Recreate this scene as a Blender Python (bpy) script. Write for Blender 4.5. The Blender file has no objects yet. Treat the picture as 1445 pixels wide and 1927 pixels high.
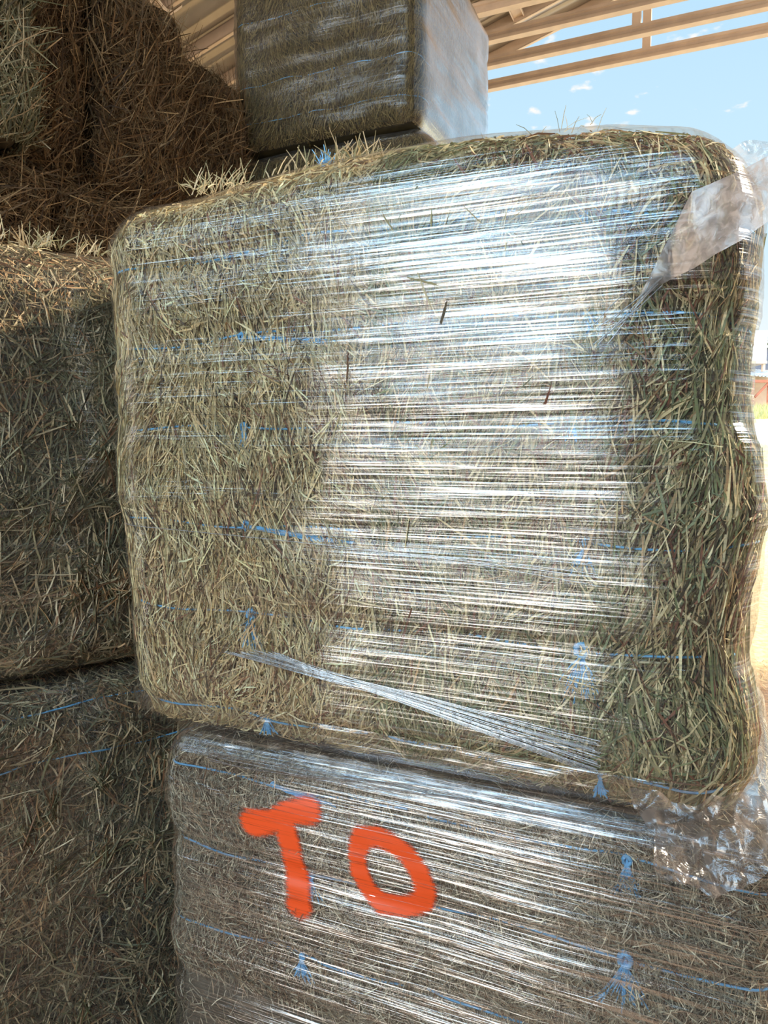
import bpy, math, random
import numpy as np
from mathutils import Vector, Matrix

# ------------------------------------------------------------------ camera, world, sun, exposure
C = bpy.context.scene.collection
SC = bpy.context.scene
F = 1391.7                                  # focal length in pixels of the 1445x1927 frame
PITCH = math.atan(123.5 / F)
CAMZ = 2.06
cam_d = bpy.data.cameras.new('camera')
cam_d.sensor_fit = 'VERTICAL'; cam_d.sensor_height = 36.0; cam_d.lens = 36.0 * F / 1927
cam_d.clip_end = 600; cam_d.clip_start = 0.02
cam = bpy.data.objects.new('camera', cam_d); C.objects.link(cam)
cam.location = (0, 0, CAMZ); cam.rotation_euler = (math.pi/2 - PITCH, 0, 0)
SC.camera = cam
SC.view_settings.view_transform = 'Standard'; SC.view_settings.look = 'None'
SC.view_settings.gamma = 1; SC.view_settings.use_curve_mapping = False
SC.view_settings.exposure = 0.42
SC.cycles.transparent_max_bounces = 12
SC.cycles.max_bounces = 4
SC.cycles.glossy_bounces = 2
SC.cycles.diffuse_bounces = 3
SC.cycles.adaptive_threshold = 0.03
SC.cycles.sample_clamp_indirect = 6

SKY_BACK_BOOST = 8.8                               # boost added to the unseen sky behind the camera, to light the hay
w = bpy.data.worlds.new('sky'); SC.world = w; w.use_nodes = True
nt = w.node_tree; nt.nodes.clear()
def N(t, typ, **kw):
    n = t.nodes.new(typ)
    for k, v in kw.items():
        if k in n.inputs: n.inputs[k].default_value = v
        else: setattr(n, k, v)
    return n
def L(t, a, b): t.links.new(a, b)
def math_node(t, op, a, b=None, clamp=False):
    n = t.nodes.new('ShaderNodeMath'); n.operation = op; n.use_clamp = clamp
    for i, x in enumerate((a, b)):
        if x is None: continue
        if isinstance(x, (int, float)): n.inputs[i].default_value = x
        else: t.links.new(x, n.inputs[i])
    return n.outputs[0]
def maprange(t, v, a, b, c=0.0, d=1.0, smooth=False):
    n = t.nodes.new('ShaderNodeMapRange')
    if smooth: n.interpolation_type = 'SMOOTHSTEP'
    t.links.new(v, n.inputs[0])
    for i, x in zip((1, 2, 3, 4), (a, b, c, d)): n.inputs[i].default_value = x
    return n.outputs[0]
def mixc(t, f, a, b):
    n = t.nodes.new('ShaderNodeMix'); n.data_type = 'RGBA'
    if isinstance(f, (int, float)): n.inputs[0].default_value = f
    else: t.links.new(f, n.inputs[0])
    for i, x in ((6, a), (7, b)):
        if isinstance(x, tuple): n.inputs[i].default_value = (*x, 1) if len(x) == 3 else x
        else: t.links.new(x, n.inputs[i])
    return n.outputs[2]
tc = N(nt, 'ShaderNodeTexCoord')
sep = N(nt, 'ShaderNodeSeparateXYZ'); L(nt, tc.outputs['Generated'], sep.inputs[0])
el = sep.outputs[2]
c1 = mixc(nt, maprange(nt, el, 0.02, 0.30, smooth=True), (0.76, 0.77, 0.76), (0.46, 0.645, 0.76))
c2 = mixc(nt, maprange(nt, el, 0.25, 0.70, smooth=True), c1, (0.32, 0.53, 0.73))
mp = N(nt, 'ShaderNodeMapping'); mp.inputs['Scale'].default_value = (5, 5, 11); mp.inputs['Location'].default_value = (2.4, 0.3, 1.7)
L(nt, tc.outputs['Generated'], mp.inputs[0])
nz = N(nt, 'ShaderNodeTexNoise'); nz.inputs['Scale'].default_value = 4.4; nz.inputs['Detail'].default_value = 7
L(nt, mp.outputs[0], nz.inputs[0])
cl = maprange(nt, nz.outputs[0], 0.60, 0.70, smooth=True)
c3 = mixc(nt, cl, c2, (0.80, 0.77, 0.73))
# brighter sky on the side behind the camera
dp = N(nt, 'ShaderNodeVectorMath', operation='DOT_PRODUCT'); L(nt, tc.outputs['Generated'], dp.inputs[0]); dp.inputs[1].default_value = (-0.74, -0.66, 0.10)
bb = maprange(nt, dp.outputs['Value'], 0.1, 0.9, 1.0, SKY_BACK_BOOST, smooth=True)
warm = math_node(nt, 'MULTIPLY', maprange(nt, dp.outputs['Value'], 0.1, 0.8), maprange(nt, el, 0.04, 0.28, 1, 0))
c3 = mixc(nt, warm, c3, (0.86, 0.73, 0.58))  # warm tint added low in the boosted sky, to warm the hay
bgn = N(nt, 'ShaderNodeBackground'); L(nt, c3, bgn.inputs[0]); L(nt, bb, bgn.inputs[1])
wo = N(nt, 'ShaderNodeOutputWorld'); L(nt, bgn.outputs[0], wo.inputs[0])

sd = bpy.data.lights.new('sun', 'SUN'); sd.energy = 7.0; sd.angle = 0.01; sd.color = (1.0, 0.88, 0.70)
sun = bpy.data.objects.new('sun', sd); C.objects.link(sun)
sun_dir = Vector((0.868, 0.106, 0.62)).normalized()
sun.rotation_euler = sun_dir.to_track_quat('Z', 'Y').to_euler()
sun.location = (20, 10, 18)

# ------------------------------------------------------------------ frames and helpers
fx, fy = 0.9135, -0.4067                     # barn axis along the bale fronts (u); v runs into the barn
fn = math.hypot(fx, fy); fx /= fn; fy /= fn
A_F = math.atan2(fy, fx)
def uv(u, v, z=0.0): return (u*fx - v*fy, u*fy + v*fx, z)
def ray(px, py):
    xc = (px - 722.5)/F; yc = -(py - 963.5)/F
    return Vector((xc, math.cos(PITCH) + math.sin(PITCH)*yc, -math.sin(PITCH) + math.cos(PITCH)*yc))
def at(px, py, Y):
    r = ray(px, py); return Vector((r.x*Y/r.y, Y, CAMZ + r.z*Y/r.y))

rng = np.random.default_rng(7)
def vnoise(P, scale, seed=0):
    Q = np.asarray(P)*scale + seed*17.31
    I = np.floor(Q).astype(np.int64); f = Q - I; f = f*f*(3 - 2*f)
    def h(i, j, k):
        n = (i*374761393 + j*668265263 + k*2147483647 + seed*1274126177) & 0xffffffff
        n = ((n ^ (n >> 13))*1274126177) & 0xffffffff
        n = (n ^ (n >> 16)) & 0xffff
        return n/65535.0*2 - 1
    i, j, k = I[..., 0], I[..., 1], I[..., 2]
    x, y, z = f[..., 0], f[..., 1], f[..., 2]
    r = 0
    for a in (0, 1):
        for b in (0, 1):
            for c in (0, 1):
                r = r + h(i+a, j+b, k+c)*(x if a else 1-x)*(y if b else 1-y)*(z if c else 1-z)
    return r

def mesh_obj(name, V, Fa, mat, parent=None, smooth=False, col=None, extra=None):
    V = np.asarray(V, dtype=np.float32); me = bpy.data.meshes.new(name)
    if isinstance(Fa, np.ndarray):
        nF, k = Fa.shape
        me.vertices.add(len(V)); me.vertices.foreach_set('co', V.ravel())
        me.loops.add(nF*k); me.loops.foreach_set('vertex_index', Fa.astype(np.int32).ravel())
        me.polygons.add(nF)
        me.polygons.foreach_set('loop_start', np.arange(0, nF*k, k, dtype=np.int32))
        me.update(calc_edges=True)
    else:
        me.from_pydata([tuple(map(float, v)) for v in V], [], Fa); me.update()
    if smooth: me.polygons.foreach_set('use_smooth', np.ones(len(me.polygons), dtype=bool))
    if col is not None:
        a = me.color_attributes.new('col', 'FLOAT_COLOR', 'POINT')
        cc = np.ones((len(V), 4), dtype=np.float32); cc[:, :3] = col
        a.data.foreach_set('color', cc.ravel())
    if extra is not None:
        for k, v in extra.items():
            a = me.attributes.new(k, 'FLOAT', 'POINT'); a.data.foreach_set('value', np.asarray(v, dtype=np.float32))
    me.materials.append(mat)
    o = bpy.data.objects.new(name, me); C.objects.link(o)
    if parent is not None: o.parent = parent
    return o
def empty(name, loc=(0, 0, 0), rz=0.0):
    o = bpy.data.objects.new(name, None); C.objects.link(o); o.location = loc; o.rotation_euler = (0, 0, rz)
    o.empty_display_size = 0.1; return o
def tag(o, label=None, cat=None, group=None, kind=None):
    if label: o['label'] = label
    if cat: o['category'] = cat
    if group: o['group'] = group
    if kind: o['kind'] = kind
    return o
def box_vf(x0, x1, y0, y1, z0, z1):
    V = [(x, y, z) for x in (x0, x1) for y in (y0, y1) for z in (z0, z1)]
    Fc = [(0, 1, 3, 2), (4, 6, 7, 5), (0, 4, 5, 1), (2, 3, 7, 6), (0, 2, 6, 4), (1, 5, 7, 3)]
    return V, Fc
class MB:
    def __init__(s): s.V = []; s.F = []
    def add(s, V, Fc):
        b = len(s.V); s.V += [tuple(v) for v in V]; s.F += [tuple(b+i for i in f) for f in Fc]; return s
    def box(s, x0, x1, y0, y1, z0, z1): return s.add(*box_vf(x0, x1, y0, y1, z0, z1))
    def prism(s, poly, y0, y1):              # polygon in x,z extruded along y
        n = len(poly); V = [(x, y0, z) for x, z in poly] + [(x, y1, z) for x, z in poly]
        Fc = [tuple(range(n)), tuple(range(2*n-1, n-1, -1))] + [(i, i+n, (i+1) % n+n, (i+1) % n) for i in range(n)]
        return s.add(V, Fc)
    def bar(s, a, b, w, h):
        a = Vector(a); b = Vector(b); d = (b-a).normalized(); up = Vector((0, 0, 1))
        if abs(d.z) > .95: up = Vector((1, 0, 0))
        x = d.cross(up).normalized(); y = x.cross(d)
        V = [p + x*sx*w/2 + y*sy*h/2 for p in (a, b) for sx, sy in ((-1, -1), (1, -1), (1, 1), (-1, 1))]
        return s.add(V, [(0, 1, 2, 3), (7, 6, 5, 4), (0, 4, 5, 1), (1, 5, 6, 2), (2, 6, 7, 3), (3, 7, 4, 0)])
    def build(s, name, mat, parent=None, smooth=False): return mesh_obj(name, s.V, s.F, mat, parent, smooth)
def tubes(paths, radii, nseg=6, caps=False):
    """several tubes -> (V, F int array)"""
    Vs = []; Fs = []; base = 0
    for P, R in zip(paths, radii):
        P = np.asarray(P, float); n = len(P); T = np.gradient(P, axis=0); T /= np.linalg.norm(T, axis=1)[:, None]+1e-9
        ref = np.array([0.13, 0.21, 0.97]); A = np.cross(T, ref); A /= np.linalg.norm(A, axis=1)[:, None]+1e-9; B = np.cross(T, A)
        R = np.broadcast_to(np.asarray(R, float), (n,))
        th = np.linspace(0, 2*np.pi, nseg, endpoint=False)
        V = P[:, None, :] + R[:, None, None]*(A[:, None, :]*np.cos(th)[None, :, None] + B[:, None, :]*np.sin(th)[None, :, None])
        idx = base + np.arange(n*nseg).reshape(n, nseg); nx = np.roll(idx, -1, axis=1)
        Fs.append(np.stack([idx[:-1], nx[:-1], nx[1:], idx[1:]], -1).reshape(-1, 4)); Vs.append(V.reshape(-1, 3)); base += n*nseg
    return np.concatenate(Vs), np.concatenate(Fs)

# ------------------------------------------------------------------ materials
def newmat(name):
    m = bpy.data.materials.new(name); m.use_nodes = True; t = m.node_tree; t.nodes.clear()
    o = t.nodes.new('ShaderNodeOutputMaterial'); return m, t, o
def principled(name, color, rough=0.6, metal=0.0, noise=None, spec=0.4, bump=None):
    m, t, o = newmat(name); b = N(t, 'ShaderNodeBsdfPrincipled'); L(t, b.outputs[0], o.inputs[0])
    b.inputs['Roughness'].default_value = rough; b.inputs['Metallic'].default_value = metal
    b.inputs['Specular IOR Level'].default_value = spec
    c = N(t, 'ShaderNodeTexCoord')
    if noise:
        c2_, sc, det = noise
        n = N(t, 'ShaderNodeTexNoise'); n.inputs['Scale'].default_value = sc; n.inputs['Detail'].default_value = det
        L(t, c.outputs['Object'], n.inputs[0])
        L(t, mixc(t, maprange(t, n.outputs[0], .35, .65), color, c2_), b.inputs['Base Color'])
    else: b.inputs['Base Color'].default_value = (*color, 1)
    if bump:
        n = N(t, 'ShaderNodeTexNoise'); n.inputs['Scale'].default_value = bump[0]; n.inputs['Detail'].default_value = 4
        L(t, c.outputs['Object'], n.inputs[0])
        bp = N(t, 'ShaderNodeBump'); bp.inputs['Strength'].default_value = bump[1]; bp.inputs['Distance'].default_value = bump[2]
        L(t, n.outputs[0], bp.inputs['Height']); L(t, bp.outputs[0], b.inputs['Normal'])
    return m
def attr_mat(name, rough=0.55, spec=0.35, transl=0.0, metal=0.0):
    m, t, o = newmat(name); b = N(t, 'ShaderNodeBsdfPrincipled')
    a = N(t, 'ShaderNodeAttribute', attribute_name='col'); L(t, a.outputs['Color'], b.inputs['Base Color'])
    b.inputs['Roughness'].default_value = rough; b.inputs['Specular IOR Level'].default_value = spec; b.inputs['Metallic'].default_value = metal
    if transl:
        tr = N(t, 'ShaderNodeBsdfTranslucent'); L(t, a.outputs['Color'], tr.inputs[0])
        mx = N(t, 'ShaderNodeMixShader'); mx.inputs[0].default_value = transl
        L(t, b.outputs[0], mx.inputs[1]); L(t, tr.outputs[0], mx.inputs[2]); L(t, mx.outputs[0], o.inputs[0])
    else: L(t, b.outputs[0], o.inputs[0])
    return m
M_hay = attr_mat('hay', 0.6, 0.3, 0.12)
M_attr = attr_mat('coloured', 0.8, 0.2)

def film_mat(name, gloss=0.050, peak=0.28, rough=0.13, haze=0.02, bump=0.36, vert_w=0.12, face_w=0.4, zscale=230, tilt=0.0, hazecol=(0.72, 0.68, 0.66), seed=0.0, cover=(0.42, 0.62)):
    """stretch wrap: clear film with fine pulled ridges that run along the wrap"""
    m, t, o = newmat(name)
    c = N(t, 'ShaderNodeTexCoord')
    def streak(sx, sz, loc, rot=tilt, det=3, dist=0.0):
        mpn = N(t, 'ShaderNodeMapping'); mpn.inputs['Scale'].default_value = (sx, sx, sz)
        mpn.inputs['Rotation'].default_value = (0, rot, 0); mpn.inputs['Location'].default_value = (loc+seed, loc*1.7, loc*.3)
        L(t, c.outputs['Object'], mpn.inputs[0])
        n = N(t, 'ShaderNodeTexNoise'); n.inputs['Scale'].default_value = 1.0; n.inputs['Detail'].default_value = det
        n.inputs['Distortion'].default_value = dist; n.inputs['Roughness'].default_value = 0.6
        L(t, mpn.outputs[0], n.inputs[0]); return n.outputs[0]
    fine = streak(3.0, zscale, 1.3)
    coarse = streak(1.6, zscale*0.22, 5.1, det=2)
    cross = streak(2.2, 150, 9.7, rot=tilt+0.16)
    wr = N(t, 'ShaderNodeMapping'); wr.inputs['Scale'].default_value = (70, 70, 6); L(t, c.outputs['Object'], wr.inputs[0])
    vert = N(t, 'ShaderNodeTexNoise'); vert.inputs['Scale'].default_value = 1.0; vert.inputs['Detail'].default_value = 2; L(t, wr.outputs[0], vert.inputs[0])
    h = math_node(t, 'ADD', math_node(t, 'MULTIPLY', fine, 1.0), math_node(t, 'MULTIPLY', coarse, 3.0))
    h = math_node(t, 'ADD', h, math_node(t, 'MULTIPLY', cross, 0.7))
    h = math_node(t, 'ADD', h, math_node(t, 'MULTIPLY', vert.outputs[0], vert_w))
    bp = N(t, 'ShaderNodeBump'); bp.inputs['Strength'].default_value = bump; bp.inputs['Distance'].default_value = 0.004
    L(t, h, bp.inputs['Height'])
    gl = N(t, 'ShaderNodeBsdfGlossy'); gl.inputs['Roughness'].default_value = rough; gl.inputs[0].default_value = (0.97, 0.97, 1, 1)
    L(t, bp.outputs[0], gl.inputs['Normal'])
    tr = N(t, 'ShaderNodeBsdfTransparent'); tr.inputs[0].default_value = (0.97, 0.965, 0.95, 1)
    # several stretched layers: ridges where the film bunches reflect more than the flat film
    rid = maprange(t, fine, cover[0], cover[1], 0, 1, smooth=True)
    rid2 = maprange(t, coarse, 0.36, 0.60, 0.25, 1, smooth=True)
    rr = math_node(t, 'MULTIPLY', rid, rid2)
    fac = math_node(t, 'ADD', math_node(t, 'MULTIPLY', rr, peak), gloss)
    fr = N(t, 'ShaderNodeLayerWeight'); fr.inputs[0].default_value = 0.25
    fp = math_node(t, 'POWER', fr.outputs['Facing'], 2.0)
    fac = math_node(t, 'ADD', fac, math_node(t, 'MULTIPLY', fp, face_w), clamp=True)
    m1 = N(t, 'ShaderNodeMixShader'); L(t, fac, m1.inputs[0]); L(t, tr.outputs[0], m1.inputs[1]); L(t, gl.outputs[0], m1.inputs[2])
    df = N(t, 'ShaderNodeBsdfDiffuse'); df.inputs[0].default_value = (*hazecol, 1)
    tl = N(t, 'ShaderNodeBsdfTranslucent'); tl.inputs[0].default_value = (0.80, 0.62, 0.46, 1)
    md = N(t, 'ShaderNodeMixShader'); md.inputs[0].default_value = 0.4; L(t, df.outputs[0], md.inputs[1]); L(t, tl.outputs[0], md.inputs[2])
    m2 = N(t, 'ShaderNodeMixShader'); m2.inputs[0].default_value = haze; L(t, m1.outputs[0], m2.inputs[1]); L(t, md.outputs[0], m2.inputs[2])
    L(t, m2.outputs[0], o.inputs[0]); return m
def scrap_mat(name, opaque=0.3, gloss=0.22, rough=0.2, col=(0.62, 0.54, 0.52), scale=60, bump=0.6):
    m, t, o = newmat(name); c = N(t, 'ShaderNodeTexCoord')
    n = N(t, 'ShaderNodeTexNoise'); n.inputs['Scale'].default_value = scale; n.inputs['Detail'].default_value = 5; n.inputs['Distortion'].default_value = 0.8
    L(t, c.outputs['Object'], n.inputs[0])
    bp = N(t, 'ShaderNodeBump'); bp.inputs['Strength'].default_value = bump; bp.inputs['Distance'].default_value = 0.006; L(t, n.outputs[0], bp.inputs['Height'])
    gl = N(t, 'ShaderNodeBsdfGlossy'); gl.inputs['Roughness'].default_value = rough; L(t, bp.outputs[0], gl.inputs['Normal'])
    tr = N(t, 'ShaderNodeBsdfTransparent')
    df = N(t, 'ShaderNodeBsdfDiffuse'); df.inputs[0].default_value = (*col, 1); L(t, bp.outputs[0], df.inputs['Normal'])
    tl = N(t, 'ShaderNodeBsdfTranslucent'); tl.inputs[0].default_value = (*col, 1)
    md = N(t, 'ShaderNodeMixShader'); md.inputs[0].default_value = 0.5; L(t, df.outputs[0], md.inputs[1]); L(t, tl.outputs[0], md.inputs[2])
    f = maprange(t, n.outputs[0], 0.40, 0.62, opaque*0.75, min(1, opaque*1.5))
    m1 = N(t, 'ShaderNodeMixShader'); L(t, f, m1.inputs[0]); L(t, tr.outputs[0], m1.inputs[1]); L(t, md.outputs[0], m1.inputs[2])
    m2 = N(t, 'ShaderNodeMixShader'); m2.inputs[0].default_value = gloss; L(t, m1.outputs[0], m2.inputs[1]); L(t, gl.outputs[0], m2.inputs[2])
    L(t, m2.outputs[0], o.inputs[0]); return m

M_film = film_mat('stretch_film')
M_film_low = film_mat('stretch_film_low', peak=0.50, tilt=0.03, seed=4.0, cover=(0.45, 0.60), gloss=0.09, bump=.6)
M_film_left = film_mat('stretch_film_left', gloss=0.04, peak=0.25, haze=0.02, tilt=-0.02, seed=8.0)
M_film_top = film_mat('stretch_film_top', gloss=0.0, peak=0.05, haze=0.03, tilt=0.45, seed=12.0, zscale=90, rough=0.22, face_w=3.0, bump=.25)
M_scrap = scrap_mat('loose_film', 0.55, 0.12, 0.35, col=(0.40, 0.34, 0.32), bump=0.3)
M_lace = scrap_mat('sheer_film', 0.22, 0.10, 0.2, scale=90)
M_tail = scrap_mat('bunched_film', 0.42, 0.10, 0.15, col=(0.34, 0.27, 0.23), scale=42, bump=0.8)
M_strand = scrap_mat('film_strand', 0.42, 0.45, 0.2, col=(0.88, 0.86, 0.86), scale=40, bump=0.3)
M_twine = principled('blue_twine', (0.10, 0.36, 0.66), 0.55, noise=((0.20, 0.48, 0.78), 90, 3))
M_tan_steel = principled('painted_steel', (0.64, 0.48, 0.36), 0.5, 0.0, noise=((0.55, 0.41, 0.31), 5, 4))
M_roof = principled('galvanised_sheet', (0.38, 0.33, 0.29), 0.33, 0.5, noise=((0.29, 0.25, 0.22), 2.0, 4))
M_wall = principled('wall_sheet', (0.16, 0.13, 0.11), 0.6, noise=((0.10, 0.085, 0.07), 2.0, 4))

# ------------------------------------------------------------------ hay geometry
PAL = {
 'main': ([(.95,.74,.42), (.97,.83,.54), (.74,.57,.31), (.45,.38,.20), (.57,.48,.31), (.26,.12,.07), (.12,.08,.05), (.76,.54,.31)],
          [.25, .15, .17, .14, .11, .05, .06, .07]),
 'green': ([(.72,.58,.33), (.88,.74,.46), (.44,.38,.20), (.24,.26,.12), (.28,.31,.18), (.24,.10,.06), (.10,.07,.04), (.58,.38,.20)],
          [.19, .11, .2, .18, .13, .07, .07, .05]),
 'low': ([(.68,.59,.43), (.88,.78,.58), (.42,.36,.26), (.27,.25,.18), (.32,.30,.24), (.20,.11,.07), (.10,.07,.05), (.50,.35,.22)],
          [.17, .12, .2, .13, .1, .1, .1, .08]),
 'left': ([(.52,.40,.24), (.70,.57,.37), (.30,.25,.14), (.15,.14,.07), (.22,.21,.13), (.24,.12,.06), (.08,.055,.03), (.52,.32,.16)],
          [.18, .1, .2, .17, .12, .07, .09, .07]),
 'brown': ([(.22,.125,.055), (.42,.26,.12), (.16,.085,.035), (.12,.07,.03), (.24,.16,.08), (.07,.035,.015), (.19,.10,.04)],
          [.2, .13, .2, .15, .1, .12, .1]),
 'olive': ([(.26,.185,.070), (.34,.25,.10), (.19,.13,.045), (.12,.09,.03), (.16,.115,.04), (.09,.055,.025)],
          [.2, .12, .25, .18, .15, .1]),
}
class Block:
    """volume with rounded outer corners, local coordinates s (along front), t (depth), z (up)"""
    def __init__(s, W, D, H, r=0.12, seed=0, amp=0.012, pinch=(), seams=(), colseam=None, left=None, right=None, front=None, top=None, bulge=0.0):
        s.top = top; s.bulge = bulge
        s.lo = np.array([0, 0, 0.]); s.hi = np.array([W, D, H]); s.r = r; s.seed = seed; s.amp = amp
        s.pinch = pinch; s.seams = seams; s.colseam = colseam; s.left = left; s.right = right; s.W = W; s.D = D; s.H = H; s.front = front
    def disp(s, P, film=False):
        d = s.amp*(0.45 if film else 0.6)*vnoise(P, 4.5, s.seed) + (0 if film else 0.4)*s.amp*vnoise(P, 14, s.seed+3) + 0.12*s.amp*vnoise(P, 30, s.seed+5)*(0.4 if film else 1)
        z = P[..., 2]
        for zp in s.pinch: d = d - (0.006 if film else 0.013)*np.exp(-((z-zp)/(0.035 if film else 0.022))**2)
        for zs, dep in s.seams: d = d - dep*(0.75 if film else 1.0)*np.exp(-((z-zs)/(0.055 if film else 0.035))**2)
        if s.colseam is not None: d = d - (0.0 if film else 0.010)*np.exp(-((P[..., 0]-s.colseam-0.02*np.sin(z*9))/0.035)**2)
        return d
    def warp(s, P):
        P = P.copy(); u = np.clip(P[..., 0]/s.W, 0, 1); z = P[..., 2]; dx = 0
        if s.left is not None: dx = dx + np.interp(z, s.left[0], s.left[1])*(1-u)**3
        if s.right is not None: dx = dx + np.interp(z, s.right[0], s.right[1])*u**5
        P[..., 0] += dx
        if s.top is not None: P[..., 2] += np.interp(P[..., 0], s.top[0], s.top[1])*np.clip((z-0.75)/(s.H-0.8), 0, 1)
        if s.front is not None: P[..., 1] += s.front(P[..., 0], z)
        return P
    def surf(s, p, c0=None, c1=None, off=0.0, film=False, rb=0.008):
        p = np.asarray(p, float)
        c0 = s.lo if c0 is None else c0; c1 = s.hi if c1 is None else c1
        q = np.clip(p, c0+rb, c1-rb); v = p-q; ln = np.linalg.norm(v, axis=-1)[..., None]+1e-9; nb = v/ln
        inside = (ln > 1e-6)
        p2 = np.where(inside, q+nb*rb, p)
        r = s.r; Q = np.clip(p2, s.lo+r, s.hi-r); w_ = p2-Q
        l2 = np.linalg.norm(w_, axis=-1)[..., None]+1e-9; li = np.abs(w_).max(-1)[..., None]
        pos = Q + w_/l2*np.minimum(li, r)
        n = nb*0.25 + w_/r; n = n/(np.linalg.norm(n, axis=-1)[..., None]+1e-9)
        off = np.asarray(off); off = off[..., None] if off.ndim else off
        extra = 0
        if film and s.bulge:                   # film stands off the hay on the right side and ripples azimuthally
            extra = s.bulge*np.clip(n[..., 0], 0, 1)*np.clip((1.15-pos[..., 2])/.3, 0, 1)*(0.6+0.5*vnoise(pos*np.array([0.3, .3, 1]), 6, 77))
            sz_ = pos*np.array([1, 1, 3.2])
            extra = (extra + 0.0030*vnoise(sz_, 4.2, 78) + 0.0012*vnoise(pos*np.array([1, 1, 5.]), 8, 79))[..., None]
        pos = pos + n*(s.disp(pos, film)[..., None] + off + extra)
        return s.warp(pos), n

def cube_grid(c0, c1, step):
    """closed grid surface on a box; returns points, quads"""
    Vs = []; Fs = []; base = 0
    for ax in range(3):
        a, b = [(1, 2), (2, 0), (0, 1)][ax]
        na = max(2, int(round((c1[a]-c0[a])/step))+1); nb = max(2, int(round((c1[b]-c0[b])/step))+1)
        for side in (0, 1):
            A, B = np.meshgrid(np.linspace(c0[a], c1[a], na), np.linspace(c0[b], c1[b], nb), indexing='ij')
            P = np.zeros((na, nb, 3)); P[..., a] = A; P[..., b] = B; P[..., ax] = (c0, c1)[side][ax]
            idx = base + np.arange(na*nb).reshape(na, nb)
            q = np.stack([idx[:-1, :-1], idx[1:, :-1], idx[1:, 1:], idx[:-1, 1:]], -1).reshape(-1, 4)
            if side == 0: q = q[:, ::-1]
            Vs.append(P.reshape(-1, 3)); Fs.append(q); base += na*nb
    return np.concatenate(Vs), np.concatenate(Fs)

def straws(blk, c0, c1, faces, dens, pal, length=(0.02, 0.09), width=(0.0014, 0.0038), spread=0.45, whisk=0.0, lift=0.012, wild=0.14, main_ang=math.pi/2):
    """straw ribbons lying on the faces of a bale. faces: '-t','+s','-s','+z','+t'"""
    cols, wts = PAL[pal]; cols = np.array(cols); wts = np.array(wts)/sum(wts)
    PV = []; PC = []
    wide0 = np.maximum(blk.lo, c0-0.05); wide1 = np.minimum(blk.hi, c1+0.05)   # straws bridge onto the neighbouring bale
    for fc in faces:
        mult = 1.0
        if isinstance(fc, tuple): fc, mult = fc
        ax = 'stz'.index(fc[1]); side = fc[0] == '+'
        a, b = [(1, 2), (0, 2), (0, 1)][ax]          # a: in-plane horizontal, b: up (or depth)
        area = (c1[a]-c0[a])*(c1[b]-c0[b]); n = int(area*dens*mult)
        if n < 1: continue
        P = np.zeros((n, 3)); P[:, ax] = (c1 if side else c0)[ax]
        P[:, a] = rng.uniform(c0[a], c1[a], n); P[:, b] = rng.uniform(c0[b], c1[b], n)
        ang = main_ang + 0.55*vnoise(P, 3.2, blk.seed+11) + 0.5*vnoise(P, 9, blk.seed+12) + rng.normal(0, spread, n)
        wl = rng.random(n) < wild; ang = np.where(wl, rng.uniform(0, math.pi, n), ang)
        Ln = rng.uniform(0, 1, n)**1.6*(length[1]-length[0])+length[0]
        Wd = rng.uniform(0, 1, n)**1.5*(width[1]-width[0])+width[0]
        d = np.zeros((n, 3)); d[:, a] = np.cos(ang); d[:, b] = np.sin(ang)
        e = np.zeros((n, 3)); e[:, a] = -np.sin(ang); e[:, b] = np.cos(ang)
        bend = rng.normal(0, 0.035, n)*Ln
        lf = rng.uniform(0, 1, n)*lift
        tilt = rng.normal(0, 0.025, n)*Ln + np.where(rng.random(n) < whisk, rng.uniform(0.1, 0.75, n)*Ln, 0)
        roll = rng.normal(0, 0.75, n)
        pts = []; nrm = []
        for k in (-1, 0, 1):
            pk = P + d*(Ln*k/2)[:, None] + e*(bend*(1-k*k))[:, None]
            x, nn = blk.surf(pk, np.where(np.arange(3) == ax, c0, wide0), np.where(np.arange(3) == ax, c1, wide1), lf + tilt*(k+1)/2)
            pts.append(x); nrm.append(nn)
        X = np.stack(pts, 1); NN = nrm[1]
        ch = (X[:, 0]+X[:, 2])/2; dv = X[:, 1]-ch; dn = (dv*NN).sum(1)[:, None]*NN
        X[:, 1] = ch + (e*bend[:, None]) + np.where(dn @ np.ones(3)[:, None] != 0, np.clip((dv*NN).sum(1), -.001, .007)[:, None]*NN, 0)
        T = X[:, 2]-X[:, 0]; T /= np.linalg.norm(T, axis=1)[:, None]+1e-9
        S = np.cross(NN, T); S /= np.linalg.norm(S, axis=1)[:, None]+1e-9
        S = S*np.cos(roll)[:, None] + NN*np.sin(roll)[:, None]
        wk = np.array([0.7, 1.0, 0.55])
        off = S[:, None, :]*(Wd[:, None]*wk[None, :]*0.5)[:, :, None]
        V = np.stack([X-off, X+off], 2)              # n,3,2,3
        PV.append(V.reshape(n, 6, 3))
        tone = vnoise(P, 2.6, blk.seed+21) + 0.7*vnoise(P, 7, blk.seed+22)
        # pick a palette colour; patches of greener and browner hay
        ww = np.tile(wts, (n, 1)); k = len(wts)
        ww[:, 2:5] *= np.exp(0.8*tone)[:, None]; ww[:, 5:] *= np.exp(-0.8*tone)[:, None]
        ww /= ww.sum(1)[:, None]; cs = np.cumsum(ww, 1); ci = (rng.random(n)[:, None] > cs).sum(1).clip(0, k-1)
        col = np.minimum(cols[ci]*rng.uniform(0.62, 1.22, n)[:, None], .97)
        PC.append(np.repeat(col[:, None, :], 6, 1))
    if not PV: return None
    V = np.concatenate(PV); col = np.concatenate(PC); n = len(V)
    base = (np.arange(n)*6)[:, None, None]
    q = np.array([[0, 1, 3, 2], [2, 3, 5, 4]])[None]
    return V.reshape(-1, 3), (base+q).reshape(-1, 4), col.reshape(-1, 3)

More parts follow.
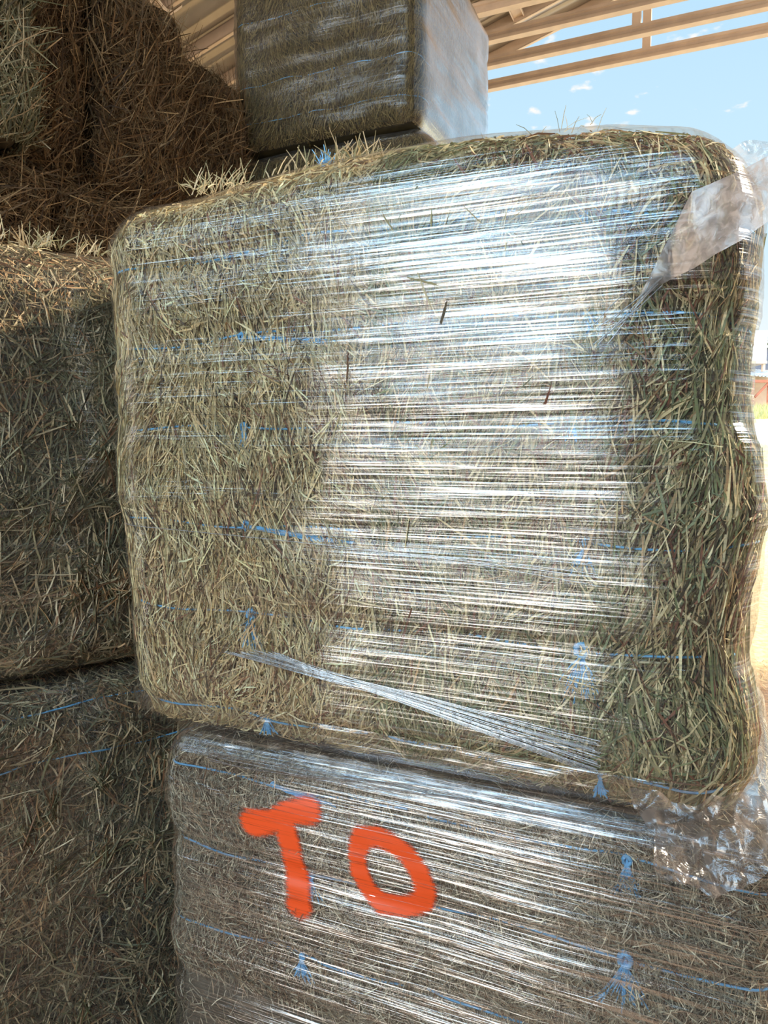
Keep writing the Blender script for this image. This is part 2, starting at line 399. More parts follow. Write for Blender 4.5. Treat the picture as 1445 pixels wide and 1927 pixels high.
def core_shade_colour(P, pal, seed):
    cols = np.array(PAL[pal][0]); m = cols.mean(0)*0.20  # core cut far below the straw colours, painting shade into the gaps
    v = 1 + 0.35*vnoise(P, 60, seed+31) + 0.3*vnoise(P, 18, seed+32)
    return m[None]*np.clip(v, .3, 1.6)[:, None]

def make_bale(blk, c0, c1, root_loc, rz, faces, dens, pal, label, group, twz=(), tw_span=None, knots=(), step=0.02, twoff=0.0105, **kw):
    """a bale: compressed hay (core and straws in one mesh), baling twines with knots"""
    c0 = np.array(c0, float); c1 = np.array(c1, float)
    e = empty('hay_bale', root_loc, rz); tag(e, label, 'hay bale', group)
    V, Fq = cube_grid(c0+0.001, c1-0.001, step)
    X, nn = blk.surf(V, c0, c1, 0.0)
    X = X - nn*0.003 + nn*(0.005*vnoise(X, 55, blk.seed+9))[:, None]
    col = core_shade_colour(X, pal, blk.seed)
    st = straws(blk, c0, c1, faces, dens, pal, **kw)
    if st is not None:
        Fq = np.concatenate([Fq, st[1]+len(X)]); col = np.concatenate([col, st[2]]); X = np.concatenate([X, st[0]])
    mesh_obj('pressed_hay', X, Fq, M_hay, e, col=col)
    for i, z in enumerate(twz):
        a, b = tw_span if tw_span else (c0[0]+0.03, c1[0]-0.02)
        ss = np.linspace(a-0.25 if a <= 0.04 else a, b+0.25 if b >= blk.W-0.03 else b, 90)
        P = np.stack([ss, np.full_like(ss, c0[1]), z + 0.006*np.sin(ss*13+i*2)], 1)
        ov = np.clip(blk.lo[0]-ss, 0, 1)+np.clip(ss-blk.W, 0, 1)
        P[:, 0] = np.clip(ss, blk.lo[0], blk.W); P[:, 1] += ov
        X, _ = blk.surf(P, c0, c1, twoff + 0.004*np.sin(ss*21+i*5))
        V1, F1 = tubes([X], [0.0027], 6)
        tw = mesh_obj('baling_twine', V1, F1, M_twine, e, smooth=True)
        if i < len(knots) and knots[i] is not None:
            ks, sgn, size = knots[i]
            make_knot(blk, c0, c1, ks, z, tw, sgn, size)
    return e
def make_knot(blk, c0, c1, s, z, parent, sgn=1, size=1.0):
    c, n = blk.surf(np.array([[s, c0[1], z]]), c0, c1, 0.018); c = c[0]; n = n[0]
    th = np.linspace(0, 2*np.pi*1.6, 26)
    lump = np.stack([c[0]+0.007*np.cos(th)*size, c[1]-0.003*np.sin(th*1.5), c[2]+0.009*np.sin(th)*size], 1)
    paths = [lump]; rad = [0.0046*size]
    r = random.Random(int(s*1000+z*777))
    for k in range(34):
        a = r.gauss(0, 0.30); ln = r.uniform(0.035, 0.075)*size
        t = np.linspace(0, 1, 6)
        dx = sgn*(0.35 if abs(sgn) < 1.5 else 1.6)*ln*t + a*ln*t**1.3
        paths.append(np.stack([c[0]+dx, c[1]-0.002-0.006*np.sin(t*2)*r.uniform(.2, 1), c[2]-ln*t*(1.0 if abs(sgn) < 1.5 else 0.35)+0.004*np.sin(t*6+k)], 1)); rad.append(0.0016)
    V, Fq = tubes(paths, rad, 4)
    mesh_obj('twine_knot', V, Fq, M_twine, parent, smooth=True)
def make_wrap(blk, loc, rz, mat, label, off=0.020, step=0.022, group=None, wrinkle=0.0):
    e = empty('stretch_wrap', loc, rz); tag(e, label, 'plastic wrap', group)
    V, Fq = cube_grid(blk.lo, blk.hi, step)
    keep = np.ones(len(Fq), bool)
    zc = V[Fq][:, :, 2]; keep = ~(np.all(zc < 1e-6, axis=1))    # open at the bottom
    Fq = Fq[keep]
    X, n = blk.surf(V, off=off, film=True, rb=0.0005)
    X = X + n*(wrinkle*vnoise(X*np.array([1, 1, 9.0]), 5.0, blk.seed+40))[:, None]
    mesh_obj('film_layer', X, Fq, mat, e, smooth=True)
    return e

# ------------------------------------------------------------------ barn shell
ZR0, ZRS = 9.30, 0.28                         # roof plane z = ZR0 + ZRS*u
def zr(u): return ZR0 + ZRS*u
def shell(name, mb, mat, **k):
    o = mb.build(name, mat); o.rotation_euler = (0, 0, A_F); o['kind'] = 'structure'; return o
# ground: barn floor and the land outside, rising away
gx = np.concatenate([np.linspace(-160, -30, 14), np.linspace(-28, 28, 57), np.linspace(30, 200, 30)])
gy = np.concatenate([np.linspace(-90, -12, 14), np.linspace(-10, 62, 145), np.linspace(64, 260, 40)])
GX, GY = np.meshgrid(gx, gy, indexing='ij')
dist = np.clip(GY, 0, None)
zt = np.interp(dist, [0, 14, 20, 30, 40, 48, 54, 60, 90, 260], [0, 0, .12, .77, 2.3, 3.7, 4.9, 5.3, 6.5, 12])
P3 = np.stack([GX, GY, GX*0], -1)
zt = zt + 0.05*vnoise(P3, 0.5, 3)*(dist > 13)
idx = np.arange(GX.size).reshape(GX.shape)
q = np.stack([idx[:-1, :-1], idx[1:, :-1], idx[1:, 1:], idx[:-1, 1:]], -1).reshape(-1, 4)
def ground_mat():
    m, t, o = newmat('ground'); b = N(t, 'ShaderNodeBsdfPrincipled'); L(t, b.outputs[0], o.inputs[0])
    b.inputs['Roughness'].default_value = 0.95; b.inputs['Specular IOR Level'].default_value = 0.1
    c = N(t, 'ShaderNodeTexCoord'); s = N(t, 'ShaderNodeSeparateXYZ'); L(t, c.outputs['Object'], s.inputs[0])
    n1 = N(t, 'ShaderNodeTexNoise'); n1.inputs['Scale'].default_value = 0.35; n1.inputs['Detail'].default_value = 5; L(t, c.outputs['Object'], n1.inputs[0])
    n2 = N(t, 'ShaderNodeTexVoronoi'); n2.inputs['Scale'].default_value = 7; L(t, c.outputs['Object'], n2.inputs[0])
    n3 = N(t, 'ShaderNodeTexNoise'); n3.inputs['Scale'].default_value = 12; n3.inputs['Detail'].default_value = 6; L(t, c.outputs['Object'], n3.inputs[0])
    y = math_node(t, 'ADD', s.outputs[1], math_node(t, 'MULTIPLY', math_node(t, 'SUBTRACT', n1.outputs[0], 0.5), 5.0))
    dirt = mixc(t, maprange(t, n3.outputs[0], .35, .65), (0.24, 0.16, 0.11), (0.34, 0.24, 0.17))
    straw = mixc(t, maprange(t, n3.outputs[0], .4, .6), (0.66, 0.50, 0.28), (0.80, 0.66, 0.42))
    gravel = mixc(t, maprange(t, n2.outputs['Distance'], .1, .5), (0.20, 0.18, 0.17), (0.70, 0.66, 0.60))
    grass = mixc(t, maprange(t, n3.outputs[0], .35, .6), (0.54, 0.46, 0.18), (0.74, 0.62, 0.34))
    road = mixc(t, maprange(t, n3.outputs[0], .4, .6), (0.60, 0.55, 0.49), (0.72, 0.68, 0.60))
    def band(a, col0, col1): return mixc(t, maprange(t, y, a-0.5, a+0.5), col0, col1)
    k = band(7.0, dirt, straw); k = band(17.0, k, gravel); k = band(26, k, straw); k = band(31, k, grass); k = band(39, k, road); k = band(47, k, grass)
    back = maprange(t, s.outputs[1], -4, -3)
    k = mixc(t, back, (0.68, 0.58, 0.46), k)
    L(t, k, b.inputs['Base Color'])
    bp = N(t, 'ShaderNodeBump'); bp.inputs['Strength'].default_value = 0.6; bp.inputs['Distance'].default_value = 0.03; L(t, n3.outputs[0], bp.inputs['Height']); L(t, bp.outputs[0], b.inputs['Normal'])
    return m
g = mesh_obj('floor', np.stack([GX, GY, zt], -1).reshape(-1, 3), q, ground_mat(), smooth=True); g['kind'] = 'structure'

# corrugated roof sheet: ribs run down the slope, one mesh
VR0, VR1, UR0, UR1 = -4.6, 12.1, -10.2, 9.0  # right end extended out of view to keep sun off the tall stack
vs = []; hs = []
v_ = VR0
while v_ < VR1:
    for dv, h in ((0, 0), (.18, 0), (.22, .05), (.27, .05), (.31, 0), (.40, 0), (.41, .012), (.43, .012), (.44, 0)): vs.append(v_+dv); hs.append(h)
    v_ += 0.55
vs = np.array(vs); hs = np.array(hs); k = vs <= VR1; vs, hs = vs[k], hs[k]; n = len(vs)
V = []
for u in (UR0, UR1):
    V.append(np.stack([np.full(n, u), vs, zr(u)+hs], 1))
for u in (UR0, UR1):
    V.append(np.stack([np.full(n, u), vs, zr(u)+hs+0.006], 1))
V = np.concatenate(V); i = np.arange(n-1)
Fq = np.concatenate([np.stack([i, i+1, i+1+n, i+n], 1), np.stack([i+2*n, i+3*n, i+1+3*n, i+1+2*n], 1)])
roof = mesh_obj('ceiling', V, Fq, M_roof); roof.rotation_euler = (0, 0, A_F); roof['kind'] = 'structure'
mb = MB().box(UR0, UR0+0.1, VR0, VR1, 0, zr(UR0)); shell('wall_left', mb, M_wall)  # unseen side wall, put in to keep the left of the barn dark
mb = MB()
mb.add([(UR0, VR1-.1, 0), (-5.2, VR1-.1, 0), (-5.2, VR1-.1, zr(-5.2)), (UR0, VR1-.1, zr(UR0)), (UR0, VR1, 0), (-5.2, VR1, 0), (-5.2, VR1, zr(-5.2)), (UR0, VR1, zr(UR0))],
       [(0, 1, 2, 3), (7, 6, 5, 4), (0, 4, 5, 1), (1, 5, 6, 2), (2, 6, 7, 3), (3, 7, 4, 0)]); shell('wall_front_blocker', mb, M_wall)  # unseen end wall, added to stop backlight on the loose stack
mb = MB()
DU0, DU1, DZ = -3.35, -0.93, 7.0
def panel(mb, u0, u1, z0, z1a, z1b, v0, v1):
    mb.add([(u0, v0, z0), (u1, v0, z0), (u1, v0, z1b), (u0, v0, z1a), (u0, v1, z0), (u1, v1, z0), (u1, v1, z1b), (u0, v1, z1a)],
       [(0, 1, 2, 3), (7, 6, 5, 4), (0, 4, 5, 1), (1, 5, 6, 2), (2, 6, 7, 3), (3, 7, 4, 0)])
panel(mb, UR0, DU0, 0, 5.9, 6.2, -4.1, -4.0); panel(mb, DU1, 3.1, 0, 6.2, 6.2, -4.1, -4.0)
shell('wall_back', mb, M_wall)  # unseen wall; opening and gap on top shaped for film glare and hay light
mb = MB().box(3.0, 3.1, -4.0, 2.2, 0, zr(3.0)); shell('wall_right_blocker', mb, M_wall)  # unseen wall added to block side light from the left bundles
# roof joists along the slope with strap brackets between them
jv = [1.2, 2.9, 4.6, 5.6, 6.6, 7.6, 8.5, 9.3, 10.05, 10.7, 11.35, 12.02]
for n_, v in enumerate(jv):
    mb = MB()
    for (a, b, z0, z1) in ((0, .012, -.17, 0), (0, .06, -.17, -.155), (0, .06, -.012, 0)):
        mb.add([(UR0, v+a, zr(UR0)+z0), (UR1, v+a, zr(UR1)+z0), (UR1, v+b, zr(UR1)+z0), (UR0, v+b, zr(UR0)+z0),
                (UR0, v+a, zr(UR0)+z1), (UR1, v+a, zr(UR1)+z1), (UR1, v+b, zr(UR1)+z1), (UR0, v+b, zr(UR0)+z1)],
               [(3, 2, 1, 0), (4, 5, 6, 7), (0, 1, 5, 4), (1, 2, 6, 5), (2, 3, 7, 6), (3, 0, 4, 7)])
    o = mb.build('roof_joist', M_tan_steel); o.rotation_euler = (0, 0, A_F); o['kind'] = 'structure'
def bracket(u, v, w=0.16, ln=0.5, arch=False):
    mb = MB(); n = 12
    for i in range(n):
        a0, a1 = i/n, (i+1)/n
        h = (lambda a: -0.06-0.20*math.sin(a*math.pi)) if arch else (lambda a: -0.10)
        v0, v1 = v+ln*a0, v+ln*a1
        for uu, ww, dz in ((0, w, 0), (0, .012, -.035), (w-.012, .012, -.035)):
            V = [(u+uu+x, vv, zr(u)+h(aa)+z+ZRS*(uu+x)) for vv, aa in ((v0, a0), (v1, a1)) for x in (0, ww) for z in (dz-.006, 0)]
            mb.add(V, [(0, 1, 3, 2), (4, 6, 7, 5), (0, 4, 5, 1), (2, 3, 7, 6), (0, 2, 6, 4), (1, 5, 7, 3)])
    o = mb.build('strap_bracket', M_tan_steel); o.rotation_euler = (0, 0, A_F); o['kind'] = 'structure'
bracket(-2.75, 9.36, ln=0.66); bracket(-2.95, 10.75, ln=0.60); bracket(-5.3, 6.66, ln=.9); bracket(-5.3, 8.5, ln=.8)
bracket(-6.2, 6.1, w=.10, ln=.6, arch=True); bracket(-6.3, 7.2, w=.10, ln=.6, arch=True)
bracket(-5.6, 4.7, ln=.9)
# trusses: bottom chord and king post
ZCH = CAMZ + 5.5
names = ['nearest tan steel roof truss, crossing under the roof sheet at the frame top',
         'tan steel roof truss, second from the viewer, its post ending farthest left',
         'tan steel roof truss, third from the viewer, middle post of the three',
         'farthest and lowest of the four tan steel roof trusses against the blue sky']
for i, (v, up) in enumerate(((9.52, -1.29), (10.19, -1.222), (10.84, -1.149), (11.50, -1.077))):
    e = empty('roof_truss', uv(up, v, ZCH), A_F); tag(e, names[i], 'roof truss', 'steel trusses under the barn roof')
    hb = 0.068; ub = -6.2-up; ue = 9.0-up
    m1 = MB()
    # hat-shaped chord: web with two lips
    pr = [(-.055, -hb), (.055, -hb), (.055, -hb*.35), (.040, -hb*.2), (.040, hb*.3), (.055, hb*.45), (.055, hb), (-.055, hb), (-.055, hb*.45), (-.040, hb*.3), (-.040, -hb*.2), (-.055, -hb*.35)]
    m1.V = []; nn = len(pr)
    V = [(ub, y, z) for y, z in pr] + [(ue, y, z) for y, z in pr]
    m1.add(V, [tuple(range(nn)), tuple(range(2*nn-1, nn-1, -1))] + [(j, j+nn, (j+1) % nn+nn, (j+1) % nn) for j in range(nn)])
    m1.build('bottom_chord', M_tan_steel, e)
    m2 = MB(); zt_ = zr(up)-0.02-ZCH
    V = [(x, y, z) for z in (hb, zt_) for x, y in ((-.055, -.05), (.055, -.05), (.055, .05), (.02, .05), (.02, .02), (-.02, .02), (-.02, .05), (-.055, .05))]
    m2.add(V, [tuple(range(7, -1, -1)), tuple(range(8, 16))] + [(j, (j+1) % 8, (j+1) % 8+8, j+8) for j in range(8)])
    m2.build('king_post', M_tan_steel, e)

# ------------------------------------------------------------------ the wrapped bundle in front
MV, MU0, MZ0 = 1.45, -1.42, 1.335            # front plane v, left corner u, bottom z
W, D, H = 1.475, 1.05, 1.345
def face(px, py, v=MV, u0=MU0, z0=MZ0):
    r = ray(px, py); ru = r.x*fx + r.y*fy; rv = -r.x*fy + r.y*fx
    k = v/rv; return ru*k-u0, CAMZ+r.z*k-z0   # s, z in local coordinates
loc_main = uv(MU0, MV, MZ0)
tz = [2.51-MZ0, 2.315-MZ0, 2.105-MZ0, 1.875-MZ0, 1.665-MZ0, 1.41-MZ0]
seam = 1.985-MZ0
leftT = (np.array([0, .08, .2, .35, .5, .60, .66, .8, 1.0, 1.35]), np.array([.03, .035, .03, .02, .012, -.02, -.022, -.008, -.014, -.02]))
rightT = (np.array([0, .1, .22, .32, .45, .60, .70, .80, .90, 1.02, 1.35]), np.array([.022, .027, .022, .0, .005, .022, .012, -.016, -.020, -.012, -.005]))
blk = Block(W, D, H, r=0.125, seed=1, pinch=tz, seams=((seam, 0.007),), colseam=0.745, left=leftT, right=rightT, bulge=.008,
            top=(np.array([0, .25, .6, 1.0, 1.22, 1.35, 1.50]), np.array([-.03, -.03, .004, 0.0, -.02, -.05, -.10])))
sc = 0.745
G = 'wrapped bales in the top front bundle'
kL = face(465, 800)[0]; kR = face(1105, 800)[0]
P0 = dict(length=(0.02, 0.11), width=(0.0016, 0.0052), lift=.019, twoff=.0165)
make_bale(blk, (0, 0, seam), (sc, D, H), loc_main, A_F, ['-t', ('-s', .5), ('+z', .5)], 33000, 'main',
          'pale straw bale at the top left of the big front bundle, two blue knots showing', G, twz=tz[:3], knots=(None, (kL, 2, 1.0), (kL-.005, 0.3, 1.0)), **P0)
make_bale(blk, (0, 0, 0), (sc, D, seam), loc_main, A_F, ['-t', ('-s', .5)], 33000, 'main',
          'pale straw bale at the bottom left of the big bundle, above the letter T', G, twz=tz[3:], knots=((kL, 2, 1.1), (kL, 0.2, 1.3), (kL+.03, 0, .5)), **P0)
P1 = dict(length=(0.02, 0.13), width=(0.0018, 0.0060), lift=.019, twoff=.0165)
make_bale(blk, (sc, 0, seam), (W, D, H), loc_main, A_F, ['-t', ('+s', .5), ('+z', .5)], 29000, 'green',
          'greenish hay bale at the top right of the big bundle, under the torn flap', G, twz=tz[:3], knots=((kR-.01, 0.1, .5), (kR, 0.2, .6), (kR-.02, 0, .5)), **P1)
make_bale(blk, (sc, 0, 0), (W, D, seam), loc_main, A_F, ['-t', ('+s', .5)], 29000, 'green',
          'greenish hay bale at the bottom right of the big bundle, with frayed blue knots', G, twz=tz[3:], knots=((kR, -0.6, .9), (kR, 0.15, 1.5), (kR+.03, 0, .5)), **P1)
wrap = make_wrap(blk, loc_main, A_F, M_film, 'clear stretch film wound round the big front bundle, glaring blue and white across its middle', off=0.0255, wrinkle=0.002)

def sheet(name, upper, lower, nu, nv, mat, parent, amp=0.01, freq=22, seed=50, solid=0.0006):
    """crumpled film sheet between two edges given as world points"""
    U = np.array([tuple(p) for p in upper]); Lw = np.array([tuple(p) for p in lower])
    def rs(A, n):
        x = np.linspace(0, len(A)-1, n); return np.stack([np.interp(x, np.arange(len(A)), A[:, i]) for i in range(3)], 1)
    U = rs(U, nu); Lw = rs(Lw, nu); t = np.linspace(0, 1, nv)[None, :, None]
    X = U[:, None]*(1-t)+Lw[:, None]*t
    d = amp*(vnoise(X, freq, seed)[..., None]*np.array([.5, 1, .5]) + .5*vnoise(X, freq*2.7, seed+1)[..., None]*np.array([.3, 1, .3]))
    fold = np.abs(vnoise(X, freq*1.3, seed+2))[..., None]*np.array([0, -1, 0])*amp
    X = X+d+fold
    # ragged edges
    idx = np.arange(nu*nv).reshape(nu, nv)
    Fq = np.stack([idx[:-1, :-1], idx[1:, :-1], idx[1:, 1:], idx[:-1, 1:]], -1).reshape(-1, 4)
    Mi = (Matrix.Translation(parent.location) @ Matrix.Rotation(parent.rotation_euler.z, 4, 'Z')).inverted()
    V = X.reshape(-1, 3); Mn = np.array(Mi); V = V @ Mn[:3, :3].T + Mn[:3, 3]
    return mesh_obj(name, V, Fq, mat, parent, smooth=True)
# torn flap at the upper right
up_ = [(1200, 560, 1.36), (1232, 500, 1.34), (1262, 440, 1.32), (1300, 362, 1.29), (1364, 334, 1.27), (1395, 321, 1.25), (1436, 299, 1.22), (1480, 275, 1.2), (1540, 240, 1.18)]
lo_ = [(1204, 566, 1.36), (1240, 538, 1.34), (1270, 522, 1.31), (1305, 505, 1.28), (1344, 479, 1.25), (1395, 452, 1.22), (1445, 417, 1.2), (1480, 390, 1.18), (1540, 350, 1.16)]
o = sheet('torn_film_flap', [at(*p) for p in up_], [at(*p) for p in lo_], 70, 26, M_scrap, wrap, amp=0.007, freq=14)
o['label'] = 'greyish torn flap of film blowing out to the right'
up_ = [(1372, 285, 1.45), (1395, 268, 1.44), (1420, 264, 1.43), (1450, 268, 1.42), (1500, 270, 1.41)]
lo_ = [(1392, 330, 1.45), (1402, 352, 1.44), (1425, 345, 1.43), (1450, 335, 1.42), (1500, 330, 1.41)]
o = sheet('film_scrap', [at(*p) for p in up_], [at(*p) for p in lo_], 34, 18, M_lace, wrap, amp=0.012, seed=60, freq=40)
o['label'] = 'sheer lacy scrap of film against the sky'
# tail that runs from the flap to a thread
rr = random.Random(5); paths = []
for i in range(7):
    p0 = at(1235+rr.uniform(-12, 12), 530+rr.uniform(-8, 8), 1.33); p1 = at(1140+rr.uniform(-40, 15), 610+rr.uniform(-6, 40), 1.335)
    t = np.linspace(0, 1, 16)[:, None]; a = np.array(p0); b = np.array(p1)
    paths.append(a*(1-t)+b*t + np.sin(t*math.pi)*np.array([0, -.01, rr.uniform(-.03, .02)]))
Mi = np.array((Matrix.Translation(Vector(loc_main)) @ Matrix.Rotation(A_F, 4, 'Z')).inverted())
def tolocal(P): return np.asarray(P) @ Mi[:3, :3].T + Mi[:3, 3]
V, Fq = tubes([tolocal(p) for p in paths], [0.0009]*7, 4); mesh_obj('film_thread', V, Fq, M_strand, wrap, smooth=True)
# bunched film at the lower right corner
ctr = (1214, 1560, 1.25)
ou = [(1180, 1480, 1.31), (1240, 1500, 1.27), (1300, 1508, 1.25), (1370, 1490, 1.24), (1440, 1500, 1.24), (1465, 1560, 1.22), (1445, 1630, 1.2), (1400, 1668, 1.19), (1340, 1697, 1.18), (1285, 1672, 1.19), (1240, 1655, 1.2), (1222, 1612, 1.22)]
o = sheet('bunched_film_tail', [at(ctr[0]+i*.8, ctr[1]+i, ctr[2]) for i in range(12)], [at(*p) for p in ou], 100, 60, M_tail, wrap, amp=0.022, freq=19, seed=70)
o['label'] = 'crumpled gather of clear film hanging at the lower right'
# twisted strand running down to the right, thin thread above it
paths = []; rad = []
for i in range(22):
    f = i/21
    a0 = face(470+rr.uniform(-50, 60), 1222+rr.uniform(-4, 4)); a1 = face(700, 1277+16*f); a2 = face(1118+rr.uniform(-6, 6), 1385+62*f)
    pts = []
    for t in np.linspace(0, 1, 30):
        if t < .4: q = t/.4; s_, z_ = a0[0]*(1-q)+a1[0]*q, a0[1]*(1-q)+a1[1]*q
        else: q = (t-.4)/.6; s_, z_ = a1[0]*(1-q)+a2[0]*q, a1[1]*(1-q)+a2[1]*q
        pts.append((s_, 0.0, z_))
    X, n = blk.surf(np.array(pts), off=0.026+rr.uniform(0, .003), film=True, rb=.0005); paths.append(X); rad.append(rr.uniform(0.0004, 0.0012))
for (x0, y0, x1, y1, r_) in ((230, 985, 1135, 1085, .0010), (420, 990, 1120, 1062, .0006), (600, 1020, 1130, 1100, .0007), (640, 1030, 1125, 1078, .0009)):
    a0 = face(x0, y0); a1 = face(x1, y1); t = np.linspace(0, 1, 30)
    X, n = blk.surf(np.stack([a0[0]*(1-t)+a1[0]*t, 0*t, a0[1]*(1-t)+a1[1]*t+0.006*np.sin(t*3)], 1), off=0.026, film=True, rb=.0005); paths.append(X); rad.append(r_)
V, Fq = tubes(paths, rad, 5); o = mesh_obj('pulled_film_strand', V, Fq, M_strand, wrap, smooth=True); o['label'] = 'rope of pulled film strands slanting down to the right'
# rolled lower edge of the film
edge = [(400, 1420), (440, 1432), (560, 1452), (700, 1470), (850, 1492), (1000, 1520), (1120, 1540), (1215, 1556)]
paths = []; rad = []
for j in range(4):
    pts = []
    for i, (x, y) in enumerate(edge):
        s_, z_ = face(x, y+(j-2)*5.0*(1+.4*math.sin(i*1.7+j))); pts.append((s_, 0, z_))
    pts = np.array(pts); x = np.linspace(0, len(pts)-1, 80); pts = np.stack([np.interp(x, np.arange(len(pts)), pts[:, i]) for i in range(3)], 1)
    pts[:, 2] += .002*np.sin(pts[:, 0]*15+j*2)
    inn = np.clip(pts[:, 0], 0.0, W); y_ = -0.012 - 0.010*math.sin(j)
    yy = np.where(pts[:, 0] < 0.12, 0.12-np.sqrt(np.clip(0.12**2-(0.12-np.clip(pts[:, 0], 0, 1))**2, 0, None)), 0)+y_
    paths.append(np.stack([pts[:, 0], yy, pts[:, 2]], 1)); rad.append(0.0018+.0008*math.sin(j*3))
V, Fq = tubes(paths, rad, 6); mesh_obj('rolled_film_edge', V, Fq, M_tail, wrap, smooth=True)

# skirt of film bridging to the bundle below
ns, nz_ = 160, 26
A, B = np.meshgrid(np.linspace(0.02, W-0.02, ns), np.linspace(-0.035, 0.10, nz_), indexing='ij')
rc = 0.15
tt = np.where(A < rc, rc-np.sqrt(np.clip(rc**2-(rc-A)**2, 0, None)), 0) + np.where(A > W-rc, rc-np.sqrt(np.clip(rc**2-(A-W+rc)**2, 0, None)), 0)
tt = tt - 0.024 + 0.030*np.exp(-((B-0.012)/.035)**2)
X = np.stack([A + np.where(A < .3, (0.15-B*0.6)*(1-A/.3)*(B < 0.05), 0), tt, B], -1)
X[..., 1] += 0.004*vnoise(X*np.array([1, 0, 6.]), 9, 91) + 0.003*vnoise(X*np.array([1, 0, 4.]), 25, 92)
idx = np.arange(ns*nz_).reshape(ns, nz_)
Fq = np.stack([idx[:-1, :-1], idx[1:, :-1], idx[1:, 1:], idx[:-1, 1:]], -1).reshape(-1, 4)
mesh_obj('film_skirt', X.reshape(-1, 3), Fq, film_mat('skirt_film', gloss=.04, peak=.2, haze=.07, hazecol=(.42, .34, .28), seed=31, bump=.5), wrap, smooth=True)

# ------------------------------------------------------------------ bundle below with the letters
LU0, LZ0 = MU0+0.165, 0.0
WL, HL = 1.40, 1.325
loc_low = uv(LU0, MV+0.01, LZ0)
tzl = [1.25, 1.05, .84, .58, .38, .17]
leftL = (np.array([0, .7, .82, .90, 1.0, 1.08, 1.16, 1.25, 1.33]), np.array([.0, 0.0, -.01, .01, .0, .005, -.02, -.015, .02]))
blkL = Block(WL, D, HL, r=0.05, seed=2, amp=0.014, pinch=tzl, seams=((0.70, .016),), colseam=.68, left=leftL)
G2 = 'wrapped bales in the lower front bundle'
PL = dict(length=(0.010, 0.058), width=(0.0010, 0.0028), spread=0.7, wild=0.4, lift=.018, twoff=.014)
def fl(px, py): return face(px, py, MV+0.01, LU0, LZ0)
make_bale(blkL, (0, 0, .70), (.68, D, HL), loc_low, A_F, ['-t', ('-s', .4), ('+z', .2)], 52000, 'low',
          'short-chopped brown bale behind the orange letter T, left of the lower bundle', G2, twz=tzl[:3], knots=((fl(520, 1500)[0], 2, .6), (fl(590, 1700)[0], .1, .8), (fl(575, 1880)[0], 0, .8)), **PL)
make_bale(blkL, (.68, 0, .70), (WL, D, HL), loc_low, A_F, ['-t', ('+s', .4), ('+z', .2)], 52000, 'low',
          'short-chopped brown bale right of the orange letter O in the lower bundle', G2, twz=tzl[:3], knots=((fl(1180, 1620)[0], .1, 1.0), (fl(1178, 1790)[0], .3, 1.5), None), **PL)
make_bale(blkL, (0, 0, 0), (.68, D, .70), loc_low, A_F, [('-t', .5)], 9000, 'low',
          'bale on the barn floor beneath the brown bale with the letter T', G2, **PL)
make_bale(blkL, (.68, 0, 0), (WL, D, .70), loc_low, A_F, [('-t', .5)], 9000, 'low',
          'bale on the barn floor beneath the brown bale with the letter O', G2, **PL)
wrapL = make_wrap(blkL, loc_low, A_F, M_film_low, 'clear stretch film round the lower bundle, sprayed with the orange letters T and O', off=0.0235, wrinkle=0.002)
# sprayed letters: strokes as capsules, fuzzy streaked edge in the paint
def paint_mat():
    m, t, o = newmat('orange_spray_paint'); a = N(t, 'ShaderNodeAttribute', attribute_name='dist')
    c = N(t, 'ShaderNodeTexCoord'); mpn = N(t, 'ShaderNodeMapping'); mpn.inputs['Scale'].default_value = (5, 5, 260); mpn.inputs['Rotation'].default_value = (0, .03, 0); L(t, c.outputs['Object'], mpn.inputs[0])
    n = N(t, 'ShaderNodeTexNoise'); n.inputs['Scale'].default_value = 1; n.inputs['Detail'].default_value = 3; L(t, mpn.outputs[0], n.inputs[0])
    n2 = N(t, 'ShaderNodeTexNoise'); n2.inputs['Scale'].default_value = 500; L(t, c.outputs['Object'], n2.inputs[0])
    d = math_node(t, 'ADD', a.outputs['Fac'], math_node(t, 'MULTIPLY', math_node(t, 'SUBTRACT', n.outputs[0], .5), 0.9))
    d = math_node(t, 'ADD', d, math_node(t, 'MULTIPLY', math_node(t, 'SUBTRACT', n2.outputs[0], .5), 0.5))
    al = maprange(t, d, 0.70, 1.35, 0.96, 0.0, smooth=True)
    al = math_node(t, 'MULTIPLY', al, maprange(t, n.outputs[0], .52, .72, 1.0, 0.55, smooth=True))
    b = N(t, 'ShaderNodeBsdfPrincipled'); b.inputs['Base Color'].default_value = (1.0, 0.095, 0.012, 1); b.inputs['Roughness'].default_value = 0.45
    tr = N(t, 'ShaderNodeBsdfTransparent'); mx = N(t, 'ShaderNodeMixShader'); L(t, al, mx.inputs[0]); L(t, tr.outputs[0], mx.inputs[1]); L(t, b.outputs[0], mx.inputs[2]); L(t, mx.outputs[0], o.inputs[0]); return m
M_paint = paint_mat()
